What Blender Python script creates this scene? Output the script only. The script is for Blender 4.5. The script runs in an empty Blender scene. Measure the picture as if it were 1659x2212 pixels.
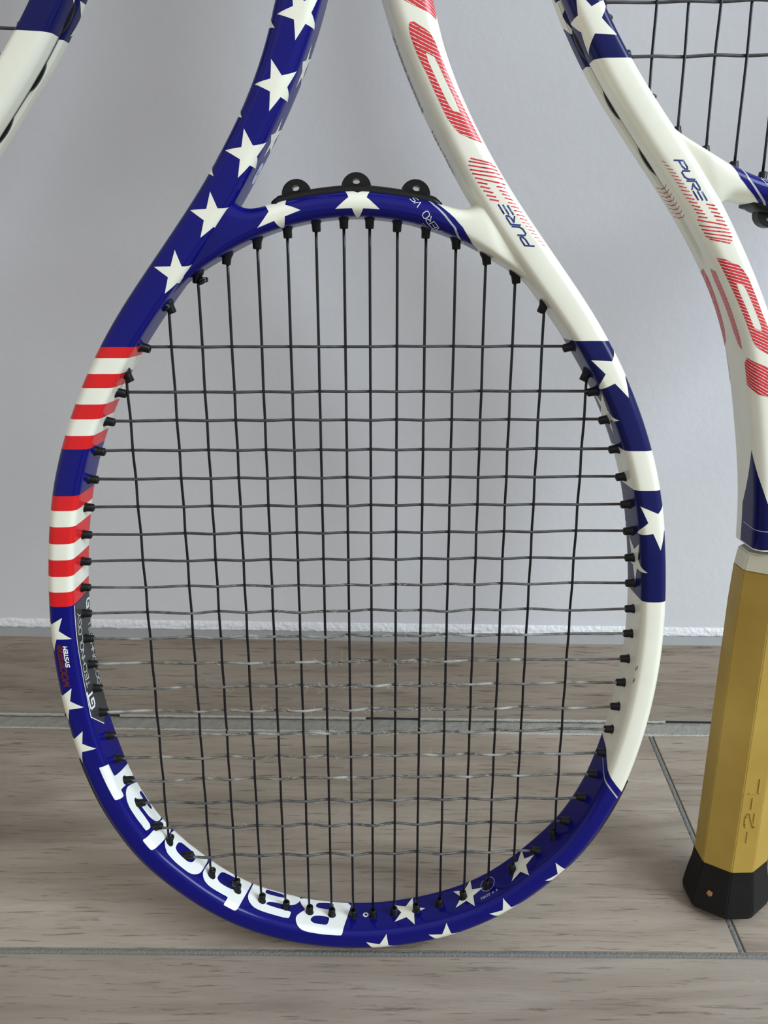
import bpy, bmesh, math, random
import numpy as np
from mathutils import Matrix, Vector
from mathutils.geometry import delaunay_2d_cdt

random.seed(7); np.random.seed(7)
scene = bpy.context.scene
COL = scene.collection

# ------------------------------------------------------------------ camera
cam_d = bpy.data.cameras.new('camera'); cam = bpy.data.objects.new('camera', cam_d); COL.objects.link(cam)
cam_d.sensor_fit = 'VERTICAL'; cam_d.sensor_height = 36.0; cam_d.lens = 1660.0/2212.0*36.0
cam_d.clip_start = 0.01; cam_d.clip_end = 50
RC = np.array([[0.99975204, 0.01613015, 0.01535198], [-0.00582843, -0.47583621, 0.8795146], [0.02149173, -0.87938599, -0.47562421]])
CAM_H = 0.3925
cm = Matrix(((RC[0,0], -RC[0,1], -RC[0,2], 0), (RC[1,0], -RC[1,1], -RC[1,2], 0), (RC[2,0], -RC[2,1], -RC[2,2], CAM_H), (0, 0, 0, 1)))
cam.matrix_world = cm
scene.camera = cam

# ------------------------------------------------------------------ world, window light, exposure
world = bpy.data.worlds.new('room_daylight'); scene.world = world; world.use_nodes = True
wb = world.node_tree.nodes['Background']; wb.inputs[0].default_value = (1.0, 0.985, 0.96, 1); wb.inputs[1].default_value = 0.57
def area_light(name, loc, target, sx, sy, power, col):
    d = bpy.data.lights.new(name, 'AREA'); d.shape = 'RECTANGLE'; d.size = sx; d.size_y = sy; d.energy = power; d.color = col
    o = bpy.data.objects.new(name, d); COL.objects.link(o); o.location = loc
    o.rotation_euler = (Vector(target)-Vector(loc)).to_track_quat('-Z', 'Y').to_euler()
    return o
area_light('window_daylight', (1.75, -0.55, 1.55), (0.0, 0.32, 0.2), 1.2, 1.5, 65, (0.75, 0.88, 1.0))
area_light('ceiling_bounce_fill', (-0.3, -1.0, 2.3), (0.0, 0.3, 0.2), 2.6, 2.0, 5, (1.0, 0.97, 0.93))  # unseen weak fill added overhead, standing in for ceiling bounce; no actual lamp
vs = scene.view_settings
vs.view_transform = 'Standard'; vs.look = 'None'; vs.gamma = 1.0; vs.use_curve_mapping = False; vs.exposure = 0.0

# ------------------------------------------------------------------ helpers
def link(name, me, parent=None):
    o = bpy.data.objects.new(name, me); COL.objects.link(o)
    if parent is not None: o.parent = parent
    return o
def mesh_from(name, V, Fc, mats, smooth=True, fm=None):
    me = bpy.data.meshes.new(name)
    me.from_pydata([tuple(map(float, v)) for v in V], [], [tuple(map(int, f)) for f in Fc])
    for m in (mats if isinstance(mats, (list, tuple)) else [mats]): me.materials.append(m)
    if smooth: me.polygons.foreach_set('use_smooth', [True]*len(me.polygons))
    if fm is not None: me.polygons.foreach_set('material_index', list(map(int, fm)))
    me.update(); return me
def mm(P):
    P = np.asarray(P, float); return np.stack([P[:,0], -P[:,2], P[:,1]], 1)/1000.0   # (u,v,t) mm -> local metres
def tag(o, label=None, cat=None, group=None, kind=None):
    if label: o['label'] = label
    if cat: o['category'] = cat
    if group: o['group'] = group
    if kind: o['kind'] = kind
    return o
def nodes(m):
    m.use_nodes = True; nt = m.node_tree; return nt, nt.nodes['Principled BSDF']
def N(nt, t, **kw):
    n = nt.nodes.new(t)
    for k, v in kw.items():
        if k in n.inputs: n.inputs[k].default_value = v
        else: setattr(n, k, v)
    return n
def plain(name, col, rough=.4, coat=0., spec=.5, bump=None, metal=0.):
    m = bpy.data.materials.new(name); nt, b = nodes(m)
    b.inputs['Base Color'].default_value = (*col, 1); b.inputs['Roughness'].default_value = rough
    b.inputs['Coat Weight'].default_value = coat; b.inputs['Coat Roughness'].default_value = .10
    b.inputs['Specular IOR Level'].default_value = spec; b.inputs['Metallic'].default_value = metal
    # faint procedural unevenness of tone and gloss
    tc = N(nt, 'ShaderNodeTexCoord'); no = N(nt, 'ShaderNodeTexNoise', Scale=(bump[0] if bump else 60.0), Detail=4.0)
    nt.links.new(tc.outputs['Object'], no.inputs['Vector'])
    hsv = N(nt, 'ShaderNodeHueSaturation'); hsv.inputs['Color'].default_value = (*col, 1)
    mr = N(nt, 'ShaderNodeMapRange'); mr.inputs['To Min'].default_value = .93; mr.inputs['To Max'].default_value = 1.07
    nt.links.new(no.outputs['Fac'], mr.inputs['Value']); nt.links.new(mr.outputs['Result'], hsv.inputs['Value'])
    nt.links.new(hsv.outputs['Color'], b.inputs['Base Color'])
    if bump:
        bp = N(nt, 'ShaderNodeBump'); bp.inputs['Strength'].default_value = bump[1]; bp.inputs['Distance'].default_value = bump[2]
        nt.links.new(no.outputs['Fac'], bp.inputs['Height']); nt.links.new(bp.outputs['Normal'], b.inputs['Normal'])
    return m

BLUE = plain('paint_navy_blue', (.0040, .0042, .140), .34, .40, .05)
NAVY = plain('paint_dark_navy', (.0050, .007, .078), .36, .30, .08)
WHITE = plain('paint_cream_white', (.80, .79, .655), .32, .3)
WHITE2 = plain('paint_white_print', (.84, .85, .80), .32, .4)
RED = plain('paint_red', (.66, .014, .016), .34, .25, .15)
DRED = plain('paint_dull_red', (.10, .006, .010), .4, .2)
REDLINE = plain('print_red', (.64, .022, .035), .38, .2)
SILVER = plain('print_silver', (.42, .43, .46), .35, .3)
PANEL = plain('print_charcoal', (.030, .032, .036), .45, .2)
INK = plain('print_blue_ink', (.010, .022, .17), .4, .3)
GREYINK = plain('print_grey_ink', (.20, .21, .23), .5)
TAGM = plain('sticker_pale_blue', (.45, .50, .62), .5)
BLACK = plain('black_plastic', (.0045, .0043, .0048), .36, 0., .28)
RUBBER = plain('black_rubber', (.0065, .006, .006), .55, 0., .25)
STR_M = plain('string_black_mono', (.004, .004, .006), .22, .1, .35)
FIBRE = plain('string_fibre_white', (.46, .47, .43), .6)
FUZZ = plain('ball_fuzz_yellow', (.50, .56, .22), .7)
# ------------------------------------------------------------------ the room
def wall_material():
    m = bpy.data.materials.new('white_painted_plaster'); nt, b = nodes(m)
    b.inputs['Roughness'].default_value = .62; b.inputs['Specular IOR Level'].default_value = .3
    tc = N(nt, 'ShaderNodeTexCoord')
    n1 = N(nt, 'ShaderNodeTexNoise', Scale=9.0, Detail=3.0); n2 = N(nt, 'ShaderNodeTexNoise', Scale=170.0, Detail=5.0, Roughness=.55)
    n3 = N(nt, 'ShaderNodeTexVoronoi', Scale=75.0)
    for n in (n1, n2, n3): nt.links.new(tc.outputs['Object'], n.inputs['Vector'])
    cr = N(nt, 'ShaderNodeValToRGB'); cr.color_ramp.elements[0].position = .3; cr.color_ramp.elements[0].color = (.69, .69, .71, 1); cr.color_ramp.elements[1].position = .75; cr.color_ramp.elements[1].color = (.75, .75, .76, 1)
    nt.links.new(n1.outputs['Fac'], cr.inputs['Fac']); nt.links.new(cr.outputs['Color'], b.inputs['Base Color'])
    mr = N(nt, 'ShaderNodeMapRange'); mr.inputs['From Min'].default_value = 0; mr.inputs['From Max'].default_value = .16; mr.inputs['To Min'].default_value = 1; mr.inputs['To Max'].default_value = 0
    nt.links.new(n3.outputs['Distance'], mr.inputs['Value'])
    ad = N(nt, 'ShaderNodeMath', operation='MULTIPLY_ADD'); ad.inputs[1].default_value = .22
    nt.links.new(mr.outputs['Result'], ad.inputs[0]); nt.links.new(n2.outputs['Fac'], ad.inputs[2])
    bp = N(nt, 'ShaderNodeBump'); bp.inputs['Strength'].default_value = .16; bp.inputs['Distance'].default_value = .0011
    nt.links.new(ad.outputs['Value'], bp.inputs['Height']); nt.links.new(bp.outputs['Normal'], b.inputs['Normal'])
    return m
def wood_tile_material(name, dark, mid, light, seed):
    m = bpy.data.materials.new(name); nt, b = nodes(m)
    b.inputs['Roughness'].default_value = .48; b.inputs['Specular IOR Level'].default_value = .35
    tc = N(nt, 'ShaderNodeTexCoord')
    def mp(sx, sy, sz):
        q = N(nt, 'ShaderNodeMapping'); q.inputs['Scale'].default_value = (sx, sy, sz); q.inputs['Location'].default_value = (seed*3.1, seed*1.7, seed)
        nt.links.new(tc.outputs['Object'], q.inputs['Vector']); return q
    a = N(nt, 'ShaderNodeTexNoise', Scale=1.0, Detail=7.0, Roughness=.62, Distortion=.9); nt.links.new(mp(7, 62, 62).outputs[0], a.inputs['Vector'])
    c = N(nt, 'ShaderNodeTexNoise', Scale=1.0, Detail=3.0, Roughness=.5, Distortion=.5); nt.links.new(mp(3, 9, 9).outputs[0], c.inputs['Vector'])
    f = N(nt, 'ShaderNodeTexNoise', Scale=1.0, Detail=4.0, Roughness=.7, Distortion=.4); nt.links.new(mp(34, 620, 620).outputs[0], f.inputs['Vector'])
    mx = N(nt, 'ShaderNodeMath', operation='MULTIPLY_ADD'); mx.inputs[1].default_value = .6
    nt.links.new(a.outputs['Fac'], mx.inputs[0])
    m2 = N(nt, 'ShaderNodeMath', operation='MULTIPLY'); m2.inputs[1].default_value = .42; nt.links.new(c.outputs['Fac'], m2.inputs[0]); nt.links.new(m2.outputs[0], mx.inputs[2])
    cr = N(nt, 'ShaderNodeValToRGB'); e = cr.color_ramp.elements
    e[0].position = .30; e[0].color = (*dark, 1); e[1].position = .70; e[1].color = (*light, 1); k = e.new(.50); k.color = (*mid, 1)
    nt.links.new(mx.outputs[0], cr.inputs['Fac'])
    st = N(nt, 'ShaderNodeValToRGB'); g = st.color_ramp.elements
    g[0].position = .34; g[0].color = (.42, .39, .36, 1); g[1].position = .44; g[1].color = (1, 1, 1, 1); h = g.new(.72); h.color = (1, 1, 1, 1); h2 = g.new(.78); h2.color = (1.35, 1.35, 1.35, 1)
    nt.links.new(f.outputs['Fac'], st.inputs['Fac'])
    mu = N(nt, 'ShaderNodeMixRGB', blend_type='MULTIPLY'); mu.inputs['Fac'].default_value = .75
    nt.links.new(cr.outputs['Color'], mu.inputs['Color1']); nt.links.new(st.outputs['Color'], mu.inputs['Color2']); nt.links.new(mu.outputs['Color'], b.inputs['Base Color'])
    bp = N(nt, 'ShaderNodeBump'); bp.inputs['Strength'].default_value = .22; bp.inputs['Distance'].default_value = .0008
    nt.links.new(f.outputs['Fac'], bp.inputs['Height']); nt.links.new(bp.outputs['Normal'], b.inputs['Normal'])
    return m
WALLM = wall_material()
TILE1 = wood_tile_material('wood_look_porcelain', (.185, .149, .112), (.318, .264, .208), (.425, .364, .298), 1.0)
TILE3 = wood_tile_material('wood_look_porcelain_grey', (.152, .122, .094), (.240, .198, .158), (.315, .266, .218), 9.2)
TILE2 = wood_tile_material('wood_look_skirting_porcelain', (.200, .165, .130), (.335, .284, .232), (.430, .378, .322), 5.3)
GROUT = plain('grey_cement_grout', (.180, .176, .156), .85, bump=(900.0, .9, .0012))
GROUTW = plain('pale_grout_residue', (.40, .39, .345), .85, bump=(700.0, .8, .0010))
EDGE = plain('grey_tile_edge', (.30, .295, .285), .6)
SEAL = plain('grey_brown_sealant', (.285, .270, .235), .7, bump=(140.0, .7, .0025))
DARKGAP = plain('dark_joint', (.03, .032, .036), .8)

WALL_Y = 0.4240; SK_Y = 0.4122; SK_TOP = 0.0712; TILE_BACK = 0.4010
XL, XR = -1.6, 1.6
def box_mesh(name, x0, x1, y0, y1, z0, z1, mats, bev=0., fm=None):
    bm = bmesh.new()
    bmesh.ops.create_cube(bm, size=1.0)
    bmesh.ops.scale(bm, vec=(x1-x0, y1-y0, z1-z0), verts=bm.verts); bmesh.ops.translate(bm, vec=((x0+x1)/2, (y0+y1)/2, (z0+z1)/2), verts=bm.verts)
    if bev: bmesh.ops.bevel(bm, geom=bm.edges[:], offset=bev, segments=2, affect='EDGES', profile=.6)
    me = bpy.data.meshes.new(name)
    ms = mats if isinstance(mats, (list, tuple)) else [mats]
    for m in ms: me.materials.append(m)
    if fm:
        for f in bm.faces: f.material_index = fm(f)
    bm.to_mesh(me); bm.free(); return me
wall = tag(link('wall_back', box_mesh('wall_back', XL, XR, WALL_Y, WALL_Y+.12, 0.0, 2.3, WALLM)), 'white painted plaster wall behind the rackets', kind='structure')

floor = tag(link('floor', box_mesh('floor', XL, XR, -1.6, WALL_Y, -.03, -.0009, GROUT)), 'grey grout bed of the tiled floor', kind='structure')
G0, G1 = 0.24125, 0.2447          # long grout joint in front of the racket
JX0, JX1 = 0.1968, 0.2006         # cross joint by the right racket
def tile(x0, x1, y0, y1, mat=None):
    o = link('floor_tile', box_mesh('floor_tile', x0-(x0+x1)/2, x1-(x0+x1)/2, y0-(y0+y1)/2, y1-(y0+y1)/2, -.008, 0, mat or TILE1, .0006), floor)
    o.location = ((x0+x1)/2, (y0+y1)/2, 0); return o
tile(-1.0, JX0, G1, TILE_BACK); tile(JX1, 1.4, G1, TILE_BACK)
tile(-.62, .58, G0-.2, G0, TILE3); tile(.584, 1.6, G0-.2, G0); tile(-1.6, -.624, G0-.2, G0)
tile(-.2, 1.0, G0-.4035, G0-.2035); tile(-1.4, -.204, G0-.4035, G0-.2035)

def rough_strip(name, x0, x1, prof, amp, mat, parent=None, n=900, seed=1, gaps=None):
    # prof: list of (y,z) points; each station is jittered
    rng = np.random.RandomState(seed); xs = np.linspace(x0, x1, n); m = len(prof)
    def sm(k):
        r = rng.rand(n+12)-.5; w = np.ones(k)/k; return np.convolve(r, w, 'same')[6:6+n]*math.sqrt(k)
    V = np.zeros((n, m, 3))
    for j, (y, z) in enumerate(prof):
        a = 0 if j in (0, m-1) else amp
        V[:,j,0] = xs; V[:,j,1] = y+a*(sm(3)+.8*sm(7)); V[:,j,2] = np.maximum(z+a*(sm(2)+.8*sm(9)), -.003)
    F = []
    for i in range(n-1):
        if gaps is not None and gaps(xs[i]): continue
        for j in range(m-1): F.append((i*m+j, (i+1)*m+j, (i+1)*m+j+1, i*m+j+1))
    return link(name, mesh_from(name, V.reshape(-1,3), F, mat), parent)
# rough plaster lip where the wall meets the skirting
PLASTER = plain('rough_white_plaster', (.74, .74, .74), .8, bump=(380.0, .6, .0018))
lip = rough_strip('trim_1', -.9, .9, [(WALL_Y+.0002, SK_TOP+.0064), (WALL_Y-.0006, SK_TOP+.0052), (WALL_Y-.0012, SK_TOP+.0043), (WALL_Y-.0016, SK_TOP+.0032), (WALL_Y-.0019, SK_TOP+.0021), (WALL_Y-.0021, SK_TOP+.0010), (WALL_Y-.0022, SK_TOP+.0003), (WALL_Y, SK_TOP-.002)], .00045, PLASTER, n=1800, seed=3)
tag(lip, 'rough plaster lip along the top of the skirting', kind='structure')
# skirting tile: wood look face, grey cut edge on top
sk = link('baseboard_back', box_mesh('baseboard_back', XL, XR, SK_Y, WALL_Y+.004, .0028, SK_TOP, [TILE2, EDGE], .0004, fm=lambda f: 1 if f.normal.z > .9 else 0))
tag(sk, 'wood look tile skirting with grey cut top edge', kind='structure')
jb = link('trim_2', box_mesh('trim_2', XL, XR, SK_Y+.0015, WALL_Y, -.002, .0030, DARKGAP)); tag(jb, 'dark open joint under the skirting', kind='structure')
ex = link('trim_3', box_mesh('trim_3', XL, XR, TILE_BACK+.0010, SK_Y+.0016, -.004, -.0004, SEAL)); tag(ex, 'grey sealant strip between floor and skirting', kind='structure')
gr = rough_strip('trim_4', -.9, .9, [(TILE_BACK+.0020, -.0010), (TILE_BACK+.0014, .0001), (TILE_BACK+.0006, .0004), (TILE_BACK-.0002, .0002), (TILE_BACK-.0008, -.0006)], .0006, GROUTW, n=1300, seed=9)
tag(gr, 'pale crumbly grout ridge along the back of the floor tiles', kind='structure')
def gap(x): return math.sin(x*31+1.2)+.6*math.sin(x*87) > .75
g2 = rough_strip('trim_5', -.9, .9, [(SK_Y+.0006, .0034), (SK_Y-.0001, .0030), (SK_Y-.0006, .0018), (SK_Y-.0004, .0008), (SK_Y+.0004, .0004)], .00035, GROUTW, n=1300, seed=12, gaps=gap)
tag(g2, 'broken flakes of pale grout under the skirting edge', kind='structure')
gl = rough_strip('joint', -.9, .9, [(G0+.0001, -.0012), (G0+.0008, -.0006), (G0+.0017, -.0004), (G0+.0026, -.0006), (G1-.0001, -.0012)], .00028, GROUT, floor, n=1500, seed=21)
def cross_joint():
    n = 240; rng = np.random.RandomState(4); ys = np.linspace(G1-.0005, TILE_BACK+.001, n); V = []; F = []
    for y in ys:
        for k, (x, z) in enumerate(((JX0+.0001, -.0012), (JX0+.0009, -.0005), (JX0+.0019, -.0003), (JX0+.0029, -.0006), (JX1-.0001, -.0013))):
            a = .0003 if 0 < k < 4 else 0
            V.append((x+a*(rng.rand()-.5), y, z+a*(rng.rand()-.5)*1.5))
    for i in range(n-1):
        for j in range(4): F.append((i*5+j, i*5+j+1, (i+1)*5+j+1, (i+1)*5+j))
    link('joint', mesh_from('joint', V, F, GROUT), floor)
cross_joint()
# ---- printed graphics, in surface millimetres (s along the frame from the head tip, q around the section from the face centre) ----
LETTERS={
 'B':[[[-34.1,24.6],[-35.3,23.0],[-34.8,20.8],[-33.2,18.6],[-31.8,16.9],[-34.1,14.7],[-36.2,12.1],[-36.6,9.6],[-35.7,6.7],[-33.3,4.9],[-30.1,4.2],[-22.3,3.9],[-12.1,4.0],[-11.1,4.4],[-10.4,8.3],[-8.3,16.5],[-6.4,24.4],[-15.7,25.0],[-27.9,25.0]],[[-25.7,22.3],[-26.3,20.7],[-25.6,19.6],[-22.7,19.2],[-19.5,19.0],[-16.8,19.8],[-16.3,23.4],[-19.7,23.6],[-23.8,23.2]],[[-28.1,12.3],[-28.6,10.8],[-27.4,9.3],[-24.9,8.8],[-19.8,8.8],[-19.0,9.8],[-18.3,13.5],[-19.7,14.2],[-24.0,14.4],[-26.8,13.7]]],
 'a1':[[[-62.7,25.6],[-63.7,20.5],[-64.8,15.4],[-63.7,12.2],[-60.7,9.7],[-56.7,9.0],[-50.9,9.0],[-41.2,9.0],[-40.2,9.6],[-39.5,13.2],[-40.0,13.8],[-51.6,14.0],[-54.2,14.3],[-52.2,16.9],[-43.7,17.4],[-38.9,18.3],[-37.0,19.7],[-35.5,21.6],[-34.9,23.6],[-35.5,24.7],[-40.3,25.9],[-55.9,25.7]],[[-55.0,23.7],[-55.4,21.8],[-54.3,21.2],[-44.2,21.7],[-43.3,22.6],[-43.6,23.5],[-46.2,24.2],[-53.8,24.2]]],
 'b':[[[-90.3,24.7],[-91.5,22.0],[-93.0,17.0],[-93.4,13.9],[-92.8,11.8],[-91.3,9.8],[-88.7,8.7],[-85.7,8.4],[-81.1,8.5],[-75.8,8.6],[-75.9,7.7],[-76.6,4.4],[-76.1,4.0],[-72.9,4.0],[-69.9,3.9],[-69.1,4.4],[-68.5,6.0],[-66.9,12.5],[-65.4,18.1],[-63.4,25.7],[-69.1,25.5],[-75.5,25.6],[-81.1,25.6],[-86.4,26.3]],[[-82.9,21.4],[-83.7,19.7],[-84.5,16.7],[-84.1,15.7],[-82.5,14.5],[-80.1,14.2],[-74.2,14.5],[-73.6,15.7],[-71.2,22.5],[-75.6,23.0],[-80.2,22.6],[-81.9,22.1]]],
 'o':[[[-117.1,25.7],[-118.7,22.1],[-120.2,17.4],[-120.7,15.0],[-120.3,12.9],[-119.1,11.0],[-116.9,9.0],[-113.6,8.3],[-109.9,7.8],[-105.7,7.8],[-101.6,7.8],[-99.1,8.5],[-97.1,9.8],[-95.3,11.7],[-94.3,14.0],[-93.5,17.4],[-92.6,22.1],[-92.6,23.6],[-93.7,24.7],[-95.5,25.9],[-106.0,25.0],[-113.2,25.8]],[[-112.1,20.7],[-112.8,19.4],[-113.2,16.8],[-113.0,15.6],[-111.5,14.3],[-108.8,13.8],[-104.1,13.5],[-101.9,14.4],[-100.6,15.9],[-99.8,19.1],[-100.2,20.3],[-102.3,21.6],[-107.0,21.8],[-110.3,21.8]]],
 'l':[[[-126.8,25.6],[-128.1,20.3],[-129.3,15.1],[-131.8,6.4],[-132.5,4.4],[-132.2,4.0],[-131.1,3.9],[-125.8,3.9],[-124.9,4.3],[-124.3,5.7],[-122.4,11.1],[-120.6,16.9],[-119.7,20.4],[-119.3,24.3],[-122.9,25.7]]],
 'a2':[[[-132.6,13.2],[-132.3,12.6],[-133.1,10.3],[-133.8,9.0],[-134.7,8.5],[-143.7,8.3],[-150.6,8.3],[-153.9,9.4],[-156.4,11.3],[-157.3,13.3],[-157.4,15.3],[-156.1,18.8],[-153.9,23.1],[-152.3,25.8],[-148.2,25.7],[-137.1,25.6],[-131.9,25.6],[-128.6,25.7],[-128.1,24.7],[-128.5,22.1],[-129.8,20.0],[-131.5,18.7],[-135.6,17.4],[-141.0,17.2],[-147.4,16.9],[-149.3,16.9],[-149.5,15.6],[-149.0,14.4],[-145.3,14.1],[-138.9,14.5],[-133.7,14.2]],[[-147.9,23.9],[-148.2,22.1],[-146.1,21.8],[-141.7,21.9],[-136.5,22.2],[-136.1,23.2],[-136.7,23.9],[-141.1,24.5],[-145.1,24.5],[-147.3,24.3]]],
 't':[[[-177.7,2.8],[-178.1,3.3],[-177.1,7.6],[-176.4,8.1],[-169.9,8.6],[-168.9,9.3],[-167.8,12.5],[-166.6,16.6],[-165.6,21.2],[-164.4,26.4],[-157.1,25.8],[-157.7,20.3],[-159.1,15.0],[-160.6,9.5],[-160.2,9.2],[-157.3,9.1],[-157.0,8.4],[-157.5,6.7],[-158.2,4.8],[-158.6,3.8],[-159.5,3.4]]]}
STRIPES=[-380.1, -374.9, -367.5, -361.0, -353.5, -346.7, -339.2, -333.1, -312.0, -305.3, -298.0, -290.2, -282.8, -275.1, -267.8, -261.0]
RB=[331.2, 313.0, 260.7, 382.7]
LOWBOUND=[[177.0,15.9],[173.7,11.9],[170.0,6.2],[167.5,3.6],[164.9,0.4],[162.0,-3.7]]
LOWSILVER=[[171.4,15.3],[168.0,11.0],[166.2,7.7],[164.4,5.1],[161.5,1.3],[158.1,-3.5]]
BRBOUND=[[31.7,-5.6],[35.2,-3.2],[39.2,-1.1],[42.3,1.4],[44.5,5.4],[47.6,15.2]]
BRSILVER=[[25.8,-8.8],[30.2,-3.9],[35.2,-0.7],[39.0,2.4],[41.8,9.4],[45.0,19.1]]
PANEL_EDGE=[[-262.1,6.7],[-244.1,7.1],[-230.2,7.6],[-216.3,7.5],[-203.8,6.7],[-194.0,17.0],[-196.2,19.7]]
HATCH1=[[[468.4,1.5],[462.4,-4.8]],[[467.9,2.6],[460.6,-5.8]],[[466.7,3.3],[459.0,-5.7]],[[465.1,3.6],[457.3,-5.8]],[[463.5,3.6],[455.2,-6.0]],[[461.6,3.4],[452.9,-5.5]],[[459.7,3.4],[457.1,0.6]],[[457.9,3.3],[455.2,0.6]],[[456.0,3.1],[453.2,0.4]],[[454.0,3.0],[451.3,0.3]],[[452.1,2.8],[449.5,0.2]],[[454.4,-1.9],[451.9,-4.6]],[[452.6,-2.0],[450.0,-4.5]],[[450.9,-2.2],[448.3,-4.5]],[[449.1,-2.3],[446.4,-4.6]],[[447.0,-2.4],[444.5,-4.8]],[[445.1,-2.6],[442.6,-4.9]],[[443.2,-2.6],[440.7,-5.0]],[[441.3,-2.6],[438.8,-4.9]],[[439.4,-2.8],[437.0,-4.8]],[[437.6,-2.8],[435.3,-4.8]],[[435.7,-3.0],[433.6,-4.9]],[[433.9,-3.1],[431.8,-4.9]],[[432.1,-3.2],[430.3,-4.8]],[[430.2,-3.4],[428.5,-4.9]],[[428.3,-3.7],[426.7,-5.0]],[[426.3,-4.0],[424.7,-5.2]]]
HL2=[[519.1,2.9],[518.7,1.4],[515.1,-1.8],[513.5,-2.9],[510.4,-3.8],[503.7,-4.2],[481.8,-5.2],[470.8,-5.6],[472.8,-3.1],[478.1,0.9],[480.6,1.7],[484.9,2.5],[490.9,2.6],[501.0,2.9],[508.2,3.8],[515.0,4.1],[517.9,3.7]]
HL2H=[[508.0,0.7],[505.4,-1.8],[501.5,-2.2],[489.6,-2.9],[484.2,-2.7],[485.7,-0.7],[488.0,-0.1],[495.7,0.3],[505.3,0.9]]
# ---- racket geometry, millimetres, racket plane (u right, v towards the handle, t towards the viewer) ----
PAIRS=[((0,-200.3),(0,-212.0)),((25,-197.6),(27,-209.3)),((43.2,-192.9),(46.5,-204.2)),((62,-184.8),(66.5,-195)),((78.7,-172.2),(84.5,-182)),
((95.8,-154.5),(104.5,-162.5)),((104.4,-143.4),(113.3,-150)),((115,-121.2),(125.8,-124.5)),((120.7,-100),(132.2,-101.5)),((124.2,-83),(135.8,-83.6)),((126.7,-63),(138.2,-63.5)),
((127.8,-46),(139.2,-46)),((127.6,-28),(138.9,-27.5)),((126.2,-10),(137.6,-9)),((123.2,13),(134.5,15)),((119.5,31),(130.9,33)),((114.9,46),(126.0,48.8)),((109.9,58.5),(120.9,62)),
((104.3,70.4),(115.3,74.2)),((96.9,83.5),(107.9,88)),((89.2,95),(100.3,100.3)),((81.2,106),(92.6,111)),((73,116.5),(84.8,120.6)),((64,127.2),(76,132)),((55.2,138),(67.5,142.8)),
((46.6,148.8),(59,154.4)),((39.4,160.6),(51.4,166.2)),((33,171.2),(45.4,176)),((27.6,180.8),(40.2,185.6)),((22.8,190),(36.2,194.5)),((18.4,199.8),(32.8,203.2)),((14.4,210),(29.9,212.3)),((10.3,222),(27.2,223)),
((6.8,236),(24.2,236.8)),((3.4,252),(21.0,252.5)),((0.8,268),(18.2,268.4)),((-0.6,284),(16.4,284)),((-1,300),(15.4,300))]
def _resamp(P,ds):
    d=np.r_[0,np.cumsum(np.linalg.norm(np.diff(P[:,:2],axis=0),axis=1))]
    n=int(d[-1]/ds)+1; x=np.linspace(0,d[-1],n)
    return x,np.stack([np.interp(x,d,P[:,k]) for k in range(P.shape[1])],1)
def _cr(P,n=12):
    # Catmull-Rom through rows of P
    Q=np.vstack([2*P[0]-P[1],P,2*P[-1]-P[-2]]); out=[]
    for i in range(1,len(Q)-2):
        p0,p1,p2,p3=Q[i-1:i+3]
        for t in np.linspace(0,1,n,endpoint=False):
            out.append(.5*((2*p1)+(-p0+p2)*t+(2*p0-5*p1+4*p2-p3)*t*t+(-p0+3*p1-3*p2+p3)*t**3))
    out.append(P[-1]); return np.array(out)
def _smooth(P,w):
    k=np.exp(-.5*(np.arange(-3*w,3*w+1)/w)**2); k/=k.sum()
    pad=np.vstack([2*P[0]-P[3*w:0:-1],P,2*P[-1]-P[-2:-3*w-2:-1]])
    return np.stack([np.convolve(pad[:,j],k,'valid') for j in range(P.shape[1])],1)
def make_A(ds=1.0):
    R=np.array([[(i[0]+o[0])/2,(i[1]+o[1])/2,np.hypot(o[0]-i[0],o[1]-i[1])/2] for i,o in PAIRS],float)
    L=R[:0:-1].copy(); L[:,0]*=-1
    P=_cr(np.vstack([L,R])); _,P=_resamp(P,ds); P=_smooth(P,9)
    d=np.r_[0,np.cumsum(np.linalg.norm(np.diff(P[:,:2],axis=0),axis=1))]
    s=d-d[-1]/2
    return s,P
BR=[((0,152.9),(0,143.4)),((10,152.2),(9.5,142.9)),((20.5,150.8),(19,141.6)),((30,148.9),(28.7,139.4)),((36.3,147.1),(36.6,136.9)),((41.3,145.8),(43.4,134)),((44.9,146.1),(50,131)),((47.6,147.8),(55.4,127.6)),((50.2,150.8),(60.6,124.8)),((56,151),(66.6,121.0)),((66,139),(73.4,115.0)),((76,124),(80.8,106.8)),((86,108),(88,97))]
def make_B(ds=1.0):
    R=np.array([[*o,*i] for o,i in BR],float)
    L=R[:0:-1].copy(); L[:,[0,2]]*=-1
    P=_cr(np.vstack([L,R])); 
    mid=(P[:,:2]+P[:,2:])/2; Q=np.hstack([mid,P]); _,Q=_resamp(Q,ds); Q=_smooth(Q,4)
    d=np.r_[0,np.cumsum(np.linalg.norm(np.diff(Q[:,:2],axis=0),axis=1))]
    return d-d[-1]/2,Q
NC=6
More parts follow.
